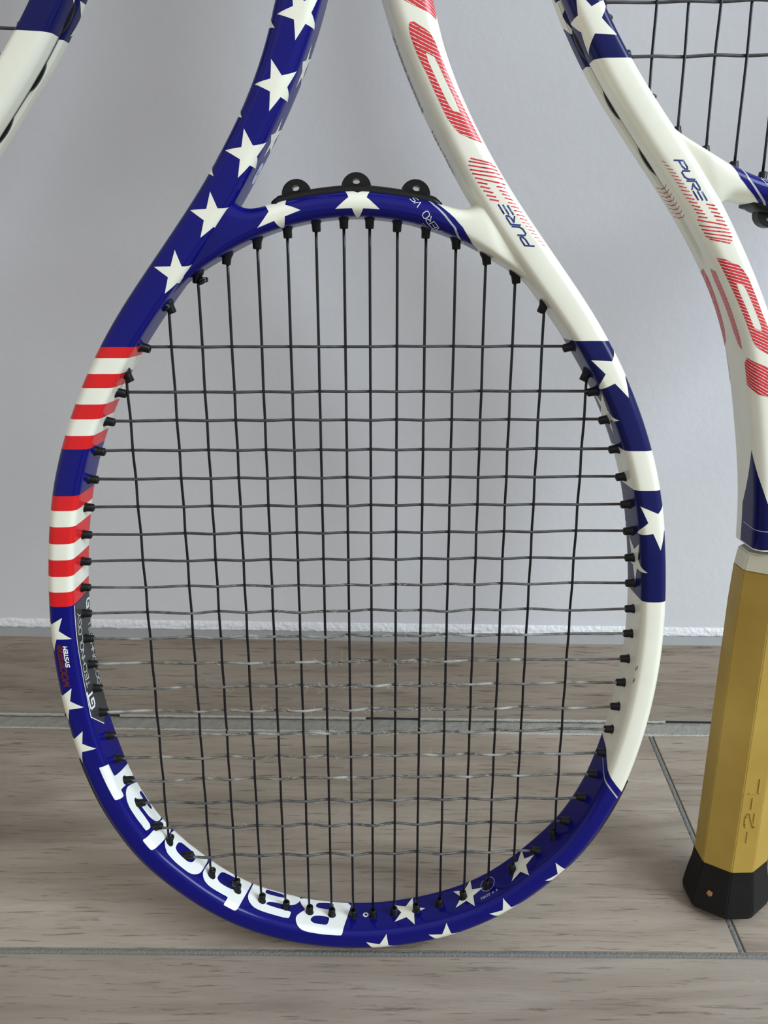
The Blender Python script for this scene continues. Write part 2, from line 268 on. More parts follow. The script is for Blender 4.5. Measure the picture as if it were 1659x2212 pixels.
def section(a,b,ri,ro,g,gw=2.3,crown=.7,icrown=.15):
    P=[]
    def arc(cx,cy,r,a0,a1):
        for k in range(NC+1):
            th=np.radians(a0+(a1-a0)*k/NC); P.append((cx+r*np.cos(th),cy+r*np.sin(th)))
    nf=4
    for k in range(nf): P.append((-(a-ri)*k/nf,b))
    arc(-a+ri,b-ri,ri,90,180)
    for k in range(1,8): P.append((-a,(b-ri)*(1-2*k/8)))
    arc(-a+ri,-b+ri,ri,180,270)
    for k in range(1,8): P.append((-(a-ri)+(2*a-ri-ro)*k/8,-b))
    arc(a-ro,-b+ro,ro,270,360)
    P.append((a,-gw-1.2)); P.append((a,-gw)); P.append((a-g,-gw+.7)); P.append((a-g,gw-.7)); P.append((a,gw)); P.append((a,gw+1.2))
    arc(a-ro,b-ro,ro,0,90)
    for k in range(1,nf): P.append(((a-ro)*(1-k/nf),b))
    P=np.array(P)
    P[:,1]+=crown*(np.sign(P[:,1])*np.clip(1-(P[:,0]/a)**2,0,1))*np.clip(np.abs(P[:,1])/b,0,1)**4
    m=P[:,0]<-a*.5
    P[m,0]-=icrown*np.clip(1-(P[m,1]/b)**2,0,1)*np.clip(-P[m,0]/a,0,1)**4
    return P
class Tube:
    def __init__(self,kind):
        self.kind=kind
        if kind=='A':
            s,P=make_A(); self.s=s; self.c=P[:,:2]
            T=np.gradient(P[:,:2],axis=0); T/=np.linalg.norm(T,axis=1)[:,None]
            N=np.stack([T[:,1],-T[:,0]],1)   # outward: at bottom T=(1,0)->N=(0,-1)
            self.N=N; v=P[:,1]; a=P[:,2]
            sh=np.clip((v-120)/70,0,1)*np.clip((np.abs(s)-250)/60,0,1)
            b=10.6+.7*np.clip((v+190)/120,0,1)+.7*sh
            ri=2.3+2.2*sh; ro=3.6+.9*sh
            g=2.0*np.clip((170-v)/12,0,1)
            sec=[section(a[i],b[i],ri[i],ro[i],g[i]) for i in range(len(s))]
        else:
            s,Q=make_B(); self.s=s
            self.c=Q[:,:2]; top,bot=Q[:,2:4],Q[:,4:6]
            a=np.linalg.norm(top-bot,axis=1)/2; N=(top-bot)/(2*a[:,None]); self.N=N
            u=np.abs(self.c[:,0])
            b=9.2+.9*np.clip((u-30)/18,0,1)-2.6*np.clip((u-52)/14,0,1)
            sec=[section(a[i],b[i],3.2,4.2,0,crown=1.0) for i in range(len(s))]
        self.a=a; self.b=b
        S=np.array(sec)                        # n,m,2
        n,m,_=S.shape
        P3=np.zeros((n,m,3)); P3[:,:,:2]=self.c[:,None,:]+S[:,:,:1]*self.N[:,None,:]; P3[:,:,2]=S[:,:,1]
        self.P=P3
        d=np.linalg.norm(np.diff(np.concatenate([S,S[:,:1]],1),axis=1),axis=2)
        q=np.concatenate([np.zeros((n,1)),np.cumsum(d,1)],1)   # n,m+1
        self.q=q; self.per=q[:,-1]
        Pw=np.concatenate([P3,P3[:,:1]],1)
        self.Pw=Pw
        dq=np.gradient(Pw,axis=1); dq[:,0]=dq[:,-1]=(Pw[:,1]-Pw[:,-2])/2
        dsv=np.gradient(Pw,axis=0)
        nn=np.cross(dsv,dq); nn/=np.linalg.norm(nn,axis=2)[:,:,None]+1e-9
        # orient outward
        cen=np.concatenate([self.c,np.zeros((n,1))],1)[:,None,:]
        sg=np.sign(np.sum(nn*(Pw-cen))); self.nrm=nn*sg
    def ev(self,sq,off=0.):
        # points (s,q) -> 3d mm; q=0 front centre, + towards strings, - towards outer side
        sq=np.asarray(sq,float).reshape(-1,2)
        fi=np.clip(np.interp(sq[:,0],self.s,np.arange(len(self.s))),0,len(self.s)-1.001); i0=fi.astype(int); f=(fi-i0)[:,None]
        out=np.zeros((len(sq),3))
        def at(i,q):
            per=self.per[i]; qq=np.mod(q,per); r=np.zeros((len(i),3)); rn=np.zeros((len(i),3))
            Q=self.q[i]; j=np.clip((Q<=qq[:,None]).sum(1)-1,0,Q.shape[1]-2)
            k=np.arange(len(i)); den=Q[k,j+1]-Q[k,j]; w=((qq-Q[k,j])/np.maximum(den,1e-9))[:,None]
            return self.Pw[i,j]*(1-w)+self.Pw[i,j+1]*w, self.nrm[i,j]*(1-w)+self.nrm[i,j+1]*w
        p0,n0=at(i0,sq[:,1]); p1,n1=at(i0+1,sq[:,1])
        nn=n0*(1-f)+n1*f; nn/=np.linalg.norm(nn,axis=1)[:,None]+1e-9
        return p0*(1-f)+p1*f+nn*off
# ------------------------------------------------------------------ racket surfaces
TA = Tube('A'); TB = Tube('B')
def tube_mesh(T, bounds, matfun, mats, step, base_index=0):
    ss = list(np.arange(T.s[0]+.5, T.s[-1]-.5, step)); ss = [x for x in ss if min([abs(x-b) for b in bounds] or [9]) > .35]+list(bounds); ss.sort()
    fi = np.interp(ss, T.s, np.arange(len(T.s))); i0 = np.clip(fi.astype(int), 0, len(T.s)-2); f = (fi-i0)[:,None,None]
    P = T.P[i0]*(1-f)+T.P[i0+1]*f
    if T.kind == 'A':      # paint edges lie level across the racket: skew the rings to constant v on the sides of the head
        cu = np.stack([np.interp(ss, T.s, T.c[:,0]), np.interp(ss, T.s, T.c[:,1])], 1); Nn = np.stack([np.interp(ss, T.s, T.N[:,0]), np.interp(ss, T.s, T.N[:,1])], 1)
        o = ((P[:,:,:2]-cu[:,None,:])*Nn[:,None,:]).sum(2); Tv = np.where(np.abs(Nn[:,0]) < .3, .3*np.sign(Nn[:,0]+1e-9), Nn[:,0])
        sa = np.abs(np.array(ss)); w = np.clip((sa-195)/45, 0, 1)*np.clip((440-sa)/50, 0, 1)
        sj = np.array(ss)[:,None]-w[:,None]*o*(Nn[:,1]/Tv)[:,None]
        fj = np.clip(np.interp(sj, T.s, np.arange(len(T.s))), 0, len(T.s)-1.001); ij = fj.astype(int); ff = (fj-ij)[:,:,None]; jj = np.arange(P.shape[1])[None,:]
        P = T.P[ij, jj]*(1-ff)+T.P[ij+1, jj]*ff
    n, m = P.shape[:2]; F = []; fm = []
    for i in range(n-1):
        k = matfun((ss[i]+ss[i+1])/2)
        for j in range(m):
            j2 = (j+1) % m
            F.append((i*m+j+base_index, i*m+j2+base_index, (i+1)*m+j2+base_index, (i+1)*m+j+base_index)); fm.append(k)
    return P.reshape(-1,3), F, fm
def col_A(s):      # 0 blue, 1 white, 2 red, 3 dark navy
    if s < STRIPES[0]: return 0
    if s < STRIPES[-1]:
        for k in range(len(STRIPES)-1):
            if STRIPES[k] <= s < STRIPES[k+1]:
                return [2,1,2,1,2,1,2,0,2,1,2,1,2,1,2][k]
    if s < LOWBOUND[-1][0]-2: return 0
    if s < RB[2]: return 1
    if s < RB[1]: return 3
    if s < RB[0]: return 1
    if s < RB[3]: return 3
    return 1
BS0 = BRBOUND[0][0]-7
FRAME_MATS = [BLUE, WHITE, RED, NAVY]
def frame_mesh():
    bA = STRIPES+[LOWBOUND[-1][0]-2]+RB
    V, F, fm = tube_mesh(TA, bA, col_A, FRAME_MATS, 2.0)
    V2, F2, fm2 = tube_mesh(TB, [BS0], lambda s: 0 if s < BS0 else 1, FRAME_MATS, 1.5, len(V))
    me = mesh_from('frame', mm(np.vstack([V, V2])), F+F2, FRAME_MATS, True, fm+fm2)
    bm = bmesh.new(); bm.from_mesh(me); bmesh.ops.recalc_face_normals(bm, faces=bm.faces); bm.to_mesh(me); bm.free()
    return me

# ---- printed decals that follow the surface
def dens(poly, h):
    out = []
    for k in range(len(poly)):
        a = np.array(poly[k], float); b = np.array(poly[(k+1) % len(poly)], float); n = max(1, int(np.ceil(np.linalg.norm(b-a)/h)))
        for i in range(n): out.append(a+(b-a)*i/n)
    return out
def chaikin(P, r=.25):
    out = []
    for k in range(len(P)):
        a = np.array(P[k], float); b = np.array(P[(k+1) % len(P)], float); out += [a*(1-r)+b*r, a*r+b*(1-r)]
    return out
def inside(pt, loops):
    c = False; x, y = pt
    for L in loops:
        j = len(L)-1
        for i in range(len(L)):
            xi, yi = L[i]; xj, yj = L[j]
            if (yi > y) != (yj > y) and x < (xj-xi)*(y-yi)/(yj-yi)+xi: c = not c
            j = i
    return c
def inside_many(X, loops):
    X = np.asarray(X, float); c = np.zeros(len(X), bool); x, y = X[:,0:1], X[:,1:2]
    for L in loops:
        A = np.asarray([tuple(p) for p in L], float); B_ = np.roll(A, 1, 0); xi, yi, xj, yj = A[:,0], A[:,1], B_[:,0], B_[:,1]
        den = np.where(np.abs(yj-yi) < 1e-12, 1e-12, yj-yi)
        k = ((yi > y) != (yj > y)) & (x < (xj-xi)*(y-yi)/den+xi)
        c ^= (k.sum(1) % 2).astype(bool)
    return c
def decal_geo(T, loops, off, h=.75, mirror=False):
    loops = [dens(L, h) for L in loops]
    pts = []; edges = []
    for L in loops:
        b = len(pts); pts += [Vector((float(p[0]), float(p[1]))) for p in L]; edges += [(b+i, b+(i+1) % len(L)) for i in range(len(L))]
    A0 = np.array([tuple(p) for L in loops for p in L]); lo, hi = A0.min(0), A0.max(0)
    if (hi-lo).min() > 1.2*h:
        gx, gy = np.meshgrid(np.arange(lo[0]+h/2, hi[0], h*1.25), np.arange(lo[1]+h/2, hi[1], h)); G = np.stack([gx.ravel(), gy.ravel()], 1)
        G = G[inside_many(G, loops)]
        if len(G):
            dm = np.sqrt(((G[:,None,:]-A0[None])**2).sum(2)).min(1); pts += [Vector((float(a), float(b))) for a, b in G[dm > h*.45]]
    v, _, f, *_ = delaunay_2d_cdt(pts, edges, [], 0, 1e-5)
    V2 = np.array([tuple(p) for p in v]); FI = np.array([list(t) for t in f]); FF = FI[inside_many(V2[FI].mean(1), loops)].tolist()
    P = T.ev(V2, off)
    # face orientation
    if FF:
        t = FF[0]; nn = np.cross(P[t[1]]-P[t[0]], P[t[2]]-P[t[0]]); on = T.ev(V2[t[:1]], off+1)[0]-P[t[0]]
        if nn@on < 0: FF = [q[::-1] for q in FF]
    if mirror:
        P = P*np.array([1, 1, -1.]); FF = [q[::-1] for q in FF]
    return P, FF
def decal(name, T, polys, mat, parent, off=.085, h=.58, mirror=False, both=False, lab=None):
    if both: decal(name, T, polys, mat, parent, off, h, True, False, lab)
    V = []; F = []
    for loops in polys:
        for mi in (mirror,):
            P, FF = decal_geo(T, loops, off, h, mi); b = sum(len(x) for x in V); V.append(P); F += [[i+b for i in t] for t in FF]
    o = link(name, mesh_from(name, mm(np.vstack(V)), F, mat, True), parent)
    if lab: o['label'] = lab
    return o
def star(c, r, rot, k=.40):
    return [[(c[0]+(r if i % 2 == 0 else r*k)*math.cos(rot+i*math.pi/5), c[1]+(r if i % 2 == 0 else r*k)*math.sin(rot+i*math.pi/5)) for i in range(10)]]
GLY = {'P': [[(0,0),(0,1),(.62,1),(.85,.9),(.85,.6),(.62,.48),(.1,.48)]], 'U': [[(0,1),(0,.25),(.2,0),(.65,0),(.85,.25),(.85,1)]],
 'R': [[(0,0),(0,1),(.62,1),(.85,.9),(.85,.62),(.62,.5),(.25,.5),(.85,0)]], 'E3': [[(0,0),(.85,0)],[(0,.5),(.85,.5)],[(0,1),(.85,1)]],
 'A3': [[(0,0),(.4,1),(.85,0)]], 'E': [[(.85,0),(0,0),(0,1),(.85,1)],[(0,.5),(.7,.5)]], 'O': [[(.2,0),(.65,0),(.85,.25),(.85,.75),(.65,1),(.2,1),(0,.75),(0,.25),(.2,0)]],
 'V': [[(0,1),(.42,0),(.85,1)]], 'S': [[(0,0),(.65,0),(.85,.15),(.85,.4),(.65,.52),(.2,.52),(0,.65),(0,.88),(.2,1),(.85,1)]],
 'T': [[(0,1),(.85,1)],[(.42,1),(.42,0)]], 'C': [[(.85,1),(.2,1),(0,.8),(0,.2),(.2,0),(.85,0)]], 'H': [[(0,0),(0,1)],[(.85,0),(.85,1)],[(0,.5),(.85,.5)]],
 'N': [[(0,0),(0,1),(.85,0),(.85,1)]], 'L': [[(0,1),(0,0),(.85,0)]], 'G': [[(.85,1),(.2,1),(0,.8),(0,.2),(.2,0),(.85,0),(.85,.5),(.45,.5)]],
 'Y': [[(0,1),(.42,.5),(.85,1)],[(.42,.5),(.42,0)]], 'M': [[(0,0),(0,1),(.42,.45),(.85,1),(.85,0)]], 'W': [[(0,1),(.2,0),(.42,.6),(.65,0),(.85,1)]],
 'F': [[(0,0),(0,1),(.85,1)],[(0,.5),(.7,.5)]], 'A': [[(0,0),(.42,1),(.85,0)],[(.18,.38),(.66,.38)]], '4': [[(.65,0),(.65,1),(0,.3),(.85,.3)]], ' ': [],
 '2': [[(0,.8),(.2,1),(.65,1),(.85,.8),(.85,.6),(0,0),(.85,0)]], '-': [[(.1,.5),(.75,.5)]], 'a': [[(.85,.8),(.4,.1),(.15,.1),(0,.35),(.15,.65),(.4,.65),(.85,0)]]}
def strokes(text, O, rv, up, w):
    # polygons for stroke lettering from O along rv (whole length), height up, stroke width w
    n = len(text); O = np.array(O, float); rv = np.array(rv, float)/n; up = np.array(up, float); polys = []
    for k, ch in enumerate(text):
        for ln in GLY[ch]:
            P = [O+rv*(k+x*.95)+up*y for x, y in ln]
            for a, b in zip(P[:-1], P[1:]):
                d = (b-a)/(np.linalg.norm(b-a)+1e-9); nn = np.array([-d[1], d[0]])*w/2; e = d*w*.4
                polys.append([[a-e+nn, b+e+nn, b+e-nn, a-e-nn]])
    return polys
def line_poly(pts, w):
    P = np.array(pts, float); T_ = np.gradient(P, axis=0); T_ /= np.linalg.norm(T_, axis=1)[:,None]; nn = np.stack([-T_[:,1], T_[:,0]], 1)*w/2
    return [list(map(tuple, P+nn))+list(map(tuple, (P-nn)[::-1]))]

# ---- small solid builders (local metres)
def tube_path(P, r, sides=8, cap=True, off_i=0):
    P = np.asarray(P, float); n = len(P); T_ = np.gradient(P, axis=0); T_ /= np.linalg.norm(T_, axis=1)[:,None]+1e-12
    ref = np.array([0, 1., 0]) if abs(T_[:,1]).max() < .9 else np.array([1., 0, 0])
    V = []; F = []
    rr = np.broadcast_to(r, (n,))
    for i in range(n):
        a = np.cross(T_[i], ref); a /= np.linalg.norm(a); b = np.cross(T_[i], a)
        for k in range(sides):
            th = 2*math.pi*k/sides; V.append(P[i]+rr[i]*(math.cos(th)*a+math.sin(th)*b))
    for i in range(n-1):
        for k in range(sides):
            k2 = (k+1) % sides; F.append([off_i+i*sides+k, off_i+i*sides+k2, off_i+(i+1)*sides+k2, off_i+(i+1)*sides+k])
    if cap: F.append([off_i+k for k in range(sides)][::-1]); F.append([off_i+(n-1)*sides+k for k in range(sides)])
    return V, F
def lathe(profile, sides=14):
    V = []; F = []; n = len(profile)
    for z, r in profile:
        for k in range(sides): V.append((r*math.cos(2*math.pi*k/sides), r*math.sin(2*math.pi*k/sides), z))
    for i in range(n-1):
        for k in range(sides):
            k2 = (k+1) % sides; F.append((i*sides+k, i*sides+k2, (i+1)*sides+k2, (i+1)*sides+k))
    F.append(tuple(range(sides))[::-1]); F.append(tuple((n-1)*sides+k for k in range(sides)))
    return V, F
def sweep_strip(T, s0, s1, prof_fun, step, mat, name, parent):
    # closed section swept along the tube; prof_fun(i_s, a, b) -> [(o,t)...] in mm
    ss = np.arange(s0, s1+step*.5, step); V = []; F = []
    for s in ss:
        c = np.array([np.interp(s, T.s, T.c[:,0]), np.interp(s, T.s, T.c[:,1])]); Nn = np.array([np.interp(s, T.s, T.N[:,0]), np.interp(s, T.s, T.N[:,1])]); Nn /= np.linalg.norm(Nn)
        a = np.interp(s, T.s, T.a); b = np.interp(s, T.s, T.b)
        pr = prof_fun(s, a, b); m = len(pr)
        for o, t in pr: q = c+Nn*o; V.append((q[0], q[1], t))
    n = len(ss)
    for i in range(n-1):
        for j in range(m): F.append((i*m+j, i*m+(j+1) % m, (i+1)*m+(j+1) % m, (i+1)*m+j))
    F.append(tuple(range(m))[::-1]); F.append(tuple((n-1)*m+j for j in range(m)))
    me = mesh_from(name, mm(V), F, mat, True)
    bm = bmesh.new(); bm.from_mesh(me); bmesh.ops.recalc_face_normals(bm, faces=bm.faces); bm.to_mesh(me); bm.free()
    me.polygons.foreach_set('use_smooth', [True]*len(me.polygons))
    o = link(name, me, parent)
    return o
def octo(hx, hy, fx, sy):   # octagon: face half width fx at t=hy, side half height sy at u=hx
    return [(fx,hy),(hx,sy),(hx,-sy),(fx,-hy),(-fx,-hy),(-hx,-sy),(-hx,sy),(-fx,hy)]
def loft(rings, mat, name, parent, bev=.0008):
    V = []; F = []; m = len(rings[0][1])
    for v, pr in rings:
        for u, t in pr: V.append((u, v, t))
    for i in range(len(rings)-1):
        for j in range(m): F.append((i*m+j, i*m+(j+1) % m, (i+1)*m+(j+1) % m, (i+1)*m+j))
    F.append(tuple(range(m))); F.append(tuple((len(rings)-1)*m+j for j in range(m)))
    me = mesh_from(name, mm(V), F, mat, False)
    bm = bmesh.new(); bm.from_mesh(me); bmesh.ops.recalc_face_normals(bm, faces=bm.faces)
    if bev: bmesh.ops.bevel(bm, geom=[e for e in bm.edges if e.calc_face_angle(0) > .25], offset=bev, segments=2, affect='EDGES', clamp_overlap=True)
    bm.to_mesh(me); bm.free(); return link(name, me, parent)

# ---- inner edges for string ends
def hit_vertical(u, top):
    best = None
    for T in (TA, TB):
        E = T.c-T.a[:,None]*T.N
        for i in range(len(E)-1):
            if (E[i,0]-u)*(E[i+1,0]-u) <= 0 and abs(E[i+1,0]-E[i,0]) > 1e-9:
                f = (u-E[i,0])/(E[i+1,0]-E[i,0]); v = E[i,1]+f*(E[i+1,1]-E[i,1])
                if T is TB and abs(u) > 84: continue
                if top and 40 < v < 150 or (not top and v < -60):
                    if best is None or (v < best[0] if top else v > best[0]): best = (v, -(T.N[i]*(1-f)+T.N[i+1]*f))
    return best
def hit_horizontal(v, right):
    best = None; T = TA; E = T.c-T.a[:,None]*T.N
    for i in range(len(E)-1):
        if (E[i,1]-v)*(E[i+1,1]-v) <= 0 and abs(E[i+1,1]-E[i,1]) > 1e-9:
            f = (v-E[i,1])/(E[i+1,1]-E[i,1]); u = E[i,0]+f*(E[i+1,0]-E[i,0])
            if (u > 0) == right and (best is None or abs(u) < abs(best[0])): best = (u, -(T.N[i]*(1-f)+T.N[i+1]*f))
    return best
MU = [5.2, 16.4, 28.0, 40.2, 52.6, 65.0, 77.7, 97.6]; MU = [-x for x in MU[::-1]]+MU
CVS = [92.7, 73.9, 61.7, 48.7, 36.2, 23.5, 10.9, -1.8, -14.3, -27.1, -39.7, -52.8, -65.3, -78.2, -90.7, -103.6, -115.8, -129.1, -143.1, -160.8]

def cross_material(name, c0, c1, c2):
    m = bpy.data.materials.new(name); nt, b = nodes(m); b.inputs['Roughness'].default_value = .55
    tc = N(nt, 'ShaderNodeTexCoord'); mp = N(nt, 'ShaderNodeMapping'); mp.inputs['Rotation'].default_value = (0, .45, 0); mp.inputs['Scale'].default_value = (260, 900, 2400)
    no = N(nt, 'ShaderNodeTexNoise', Scale=1.0, Detail=4.0); no2 = N(nt, 'ShaderNodeTexNoise', Scale=70.0, Detail=2.0)
    nt.links.new(tc.outputs['Object'], mp.inputs['Vector']); nt.links.new(mp.outputs[0], no.inputs['Vector']); nt.links.new(tc.outputs['Object'], no2.inputs['Vector'])
    cr = N(nt, 'ShaderNodeValToRGB'); e = cr.color_ramp.elements; e[0].position = .35; e[0].color = (*c0, 1); e[1].position = .68; e[1].color = (*c1, 1)
    nt.links.new(no.outputs['Fac'], cr.inputs['Fac'])
    mx = N(nt, 'ShaderNodeMixRGB'); mx.inputs['Color2'].default_value = (*c2, 1)
    r2 = N(nt, 'ShaderNodeMapRange'); r2.inputs['From Min'].default_value = .52; r2.inputs['From Max'].default_value = .68; nt.links.new(no2.outputs['Fac'], r2.inputs['Value'])
    nt.links.new(r2.outputs['Result'], mx.inputs['Fac']); nt.links.new(cr.outputs['Color'], mx.inputs['Color1']); nt.links.new(mx.outputs['Color'], b.inputs['Base Color'])
    bp = N(nt, 'ShaderNodeBump'); bp.inputs['Strength'].default_value = .6; bp.inputs['Distance'].default_value = .0003
    nt.links.new(no.outputs['Fac'], bp.inputs['Height']); nt.links.new(bp.outputs['Normal'], b.inputs['Normal'])
    return m
CROSS_D = cross_material('string_braided_dark', (.022, .022, .026), (.075, .072, .074), (.05, .05, .05))
CROSS_M = cross_material('string_braided_grey', (.035, .033, .032), (.13, .125, .118), (.17, .165, .15))
CROSS_W = cross_material('string_braided_worn', (.06, .055, .048), (.20, .19, .165), (.36, .36, .33))

def pallet_material():
    m = bpy.data.materials.new('bare_yellow_foam_handle'); nt, b = nodes(m)
    b.inputs['Roughness'].default_value = .5; b.inputs['Subsurface Weight'].default_value = .12; b.inputs['Subsurface Radius'].default_value = (.004, .003, .001); b.inputs['Subsurface Scale'].default_value = 1.0
    tc = N(nt, 'ShaderNodeTexCoord'); no = N(nt, 'ShaderNodeTexNoise', Scale=22.0, Detail=4.0); nt.links.new(tc.outputs['Object'], no.inputs['Vector'])
    cr = N(nt, 'ShaderNodeValToRGB'); e = cr.color_ramp.elements; e[0].position = .3; e[0].color = (.37, .228, .030, 1); e[1].position = .7; e[1].color = (.49, .335, .070, 1)
    nt.links.new(no.outputs['Fac'], cr.inputs['Fac']); nt.links.new(cr.outputs['Color'], b.inputs['Base Color']); return m
PALLET = pallet_material()
COLLAR = plain('milky_collar', (.66, .62, .48), .45)
BUTT_V = 510.0; TIP_V = -213.4

def build_racket():
    root = bpy.data.objects.new('tennis_racket', None); COL.objects.link(root); root.empty_display_size = .05
    fr = link('frame', frame_mesh(), root)
    # --- stars
    for c in ((-522.0,3.0),(-496.8,3.1),(-470.8,3.7),(-444.6,3.6),(-418.6,4.6)): decal('star', TA, [star(c, 9.1, .05)], WHITE, fr)
    for c in ((-508.6,18.6),(-481.6,18.4)): decal('star', TA, [star(c, 8.4, -.30)], WHITE, fr)
    for c in ((-516.5,-13.6),(-483.2,-13.4),(-459.5,-12.6)): decal('star', TA, [star(c, 9.0, .05)], WHITE, fr)
    for c in ((-30.8,-1.2),(.5,-.9)): decal('star', TB, [star(c, 9.2, .3142-(.12 if c[0] < -5 else 0))], WHITE, fr, off=.12, h=.5)
    for c in ((366.6,-2.5),(297.1,-2.3)): decal('star', TA, [star(c, 12.0, math.pi/5)], WHITE, fr)
    for c in ((357.0,-8.5),(297.1,-2.3)): decal('star', TA, [star(c, 12.0, math.pi/5)], WHITE, fr, mirror=True)
    for c in ((350.8,15.3),(278.8,14.7)): decal('star', TA, [star(c, 11.6, math.pi/5)], WHITE, fr)
    for c in ((24.9,16.0),(59.0,16.3),(93.7,15.2)): decal('star', TA, [star(c, 9.6, 0)], WHITE, fr)
    for c in ((9.7,-5.0),(42.0,-5.1),(75.4,-5.0),(109.2,-6.6)): decal('star', TA, [star(c, 9.8, .03)], WHITE, fr)
    for c in ((-248.3,-4.4),(-213.4,-4.3),(-191.0,-4.2)): decal('star', TA, [star(c, 9.3, 0)], WHITE, fr)
    # --- big white lettering round the head
    for k in ('B','a1','b','o','l','a2','t'): decal('letter', TA, [[chaikin(L, .22) for L in LETTERS[k]]], WHITE2, fr, off=.09, h=.58)
    # --- dark panel with lettering on the inner face
    pts = [(-261.0, 6.9)]+[tuple(p) for p in PANEL_EDGE[1:6]]
    decal('dark_panel', TA, [[pts+[(-196.4,20.0),(-199.5,27.5),(-261.0,27.5)]]], PANEL, fr, off=.07, lab='charcoal panel with white lettering')
    decal('panel_outline', TA, [line_poly(pts, .45)], WHITE2, fr, off=.09)
    tx = strokes('GT', (-206.4,13.4), (-9.6,0), (-.6,-5.0), 1.15)+strokes('TECHNOLOGY', (-217.5,13.2), (-38.5,0), (-.4,-3.6), .34)
    tx += strokes('GT', (-257.5,21.3), (9.6,0), (.4,4.4), 1.0)+strokes('TECHNOLOGY', (-246.5,21.6), (38.5,0), (.4,3.4), .32)
    decal('lettering', TA, tx, WHITE2, fr, off=.10, h=1.2)
    decal('lettering', TA, strokes('SYSTEM', (-231.6,2.0), (-10.4,0), (-.2,-1.5), .42), WHITE2, fr, off=.09, h=1.2)
    decal('lettering', TA, strokes('WOOFER', (-221.8,.3), (-20.6,0), (-.5,-2.3), .85), DRED, fr, off=.08, h=1.2)
    # --- bottom right colour change with silver line
    lb = LOWBOUND
    pol = [(lb[0][0]+2.5, 26.0), (lb[0][0]+1.2, 20.0)]+[tuple(p) for p in lb]+[(lb[-1][0]-2.2, lb[-1][1]-4.5), (lb[-1][0]-5, lb[-1][1]-6), (lb[-1][0]-5, 0), (lb[-1][0]-5, 26.0)]
    decal('paint_edge', TA, [[pol]], BLUE, fr, off=.09, h=.6)
    decal('inlay_line', TA, [line_poly(LOWSILVER, .75)], SILVER, fr, off=.15, h=.5)
    # --- bridge: blue wedge, silver line, lettering
    bb = BRBOUND
    pol = [(BS0-.5, -13.5), (bb[0][0]-5.5, -13.5), (bb[0][0]-3.2, -9.0)]+[tuple(p) for p in bb]+[(bb[-1][0]+.6, 20.0), (BS0-.5, 20.0)]
    decal('paint_edge', TB, [[pol]], BLUE, fr, off=.11, h=.5)
    decal('inlay_line', TB, [line_poly(BRSILVER[:5]+[[43.6, 15.0]], .9)], SILVER, fr, off=.18, h=.45)
    decal('lettering', TB, strokes(['A3','E','R','O',' ','V','S'], (34.6,6.0), (-12.6,-12.4), (-1.9,2.0), .27), WHITE2, fr, off=.19, h=.5)
    decal('lettering', TB, strokes(['P','U','R','E3'], (31.0,8.6), (-4.2,-4.2), (-1.2,1.25), .22), SILVER, fr, off=.19, h=.5)
    # --- right shaft prints
    decal('lettering', TA, strokes(['P','U','R','E3'], (427.6,-1.2), (19.4,-.4), (2.4,2.7), .62), INK, fr, off=.06, h=1.2)
    hp = []
    for k, (a, b) in enumerate(HATCH1):
        a = np.array(a); b = np.array(b); w = .50 if k < 11 else max(.20, .50-.02*(k-11))
        d = (b-a)/np.linalg.norm(b-a); nn = np.array([-d[1], d[0]])*w/2; hp.append([[a+nn, b+nn, b-nn, a-nn]])
    decal('hatched_letter', TA, hp, REDLINE, fr, off=.07, both=True)
    ol = [[[(436.0+2.1*k, -19.5), (436.4+2.1*k, -19.5), (434.2+2.1*k, -25.5), (433.8+2.1*k, -25.5)]] for k in range(8)]
    decal('hatched_letter', TA, ol, REDLINE, fr, off=.07, both=True)
    HL3 = [(526,2.5),(523.7,-.2),(519.5,-5.1),(517.2,-7.6),(519.5,-9.4),(529.5,-10.2),(534.5,-5.5),(537.5,0),(539.5,6.5),(529.5,6.5)]
    HLO = [(476.5,-9.0),(480,-9.4),(508,-8.8),(513.5,-9.2),(511,-11.6),(505,-13.2),(480,-14.2),(475,-13.2)]
    for L in ([HL2, HL2H], [HL3], [HLO]):
        sh, qs = 0, 0
        decal('hatched_letter', TA, [L], REDLINE, fr, off=.07, both=True)
        gaps = []
        for k in range(-6, 58):
            s0 = 470.5+sh+k*1.62; w = max(.17, .23-.001*k)
            a = np.array((s0+8.0, 8.0+qs)); b = np.array((s0-13.0, -13.0+qs)); d = (b-a)/np.linalg.norm(b-a)
            # keep each white gap line inside the letter
            ts = np.linspace(0, 1, 150); ins = inside_many(a[None]+(b-a)[None]*ts[:,None], L); i = 0
            while i < len(ts):
                if ins[i]:
                    j = i
                    while j+1 < len(ts) and ins[j+1]: j += 1
                    p, q = a+(b-a)*ts[max(i-1, 0)], a+(b-a)*ts[min(j+1, len(ts)-1)]; nn = np.array([-d[1], d[0]])*w/2
                    gaps.append([[p+nn, q+nn, q-nn, p-nn]]); i = j+1
                else: i += 1
        decal('hatch_gap_lines', TA, gaps, WHITE, fr, off=.12, both=True)
    decal('hatched_letter', TA, [[[(563,6),(563,3),(563.8,.6),(566,-1.6),(570,-2.6),(576,-2.0),(583,0.4),(588,3.5),(588,9),(563,9)]]], RED, fr, off=.05)
    # dark blue point and silver line above the handle
    decal('dark_point', TA, [[[(560.5,-11.5),(572,-8.5),(584,-5.0),(596,-1.0),(603,2.5),(606,9),(609,9),(609,-22),(590,-22),(574,-16)]]], NAVY, fr, off=.05)
    decal('inlay_line', TA, [line_poly([(599,-20),(599.5,-10),(600,-2),(600.5,9)], .35)], SILVER, fr, off=.09)
    # barcode and small print on the inner side of the white shaft, sticker on the blue shaft
    rng = np.random.RandomState(5); bars = []; s = 467.5
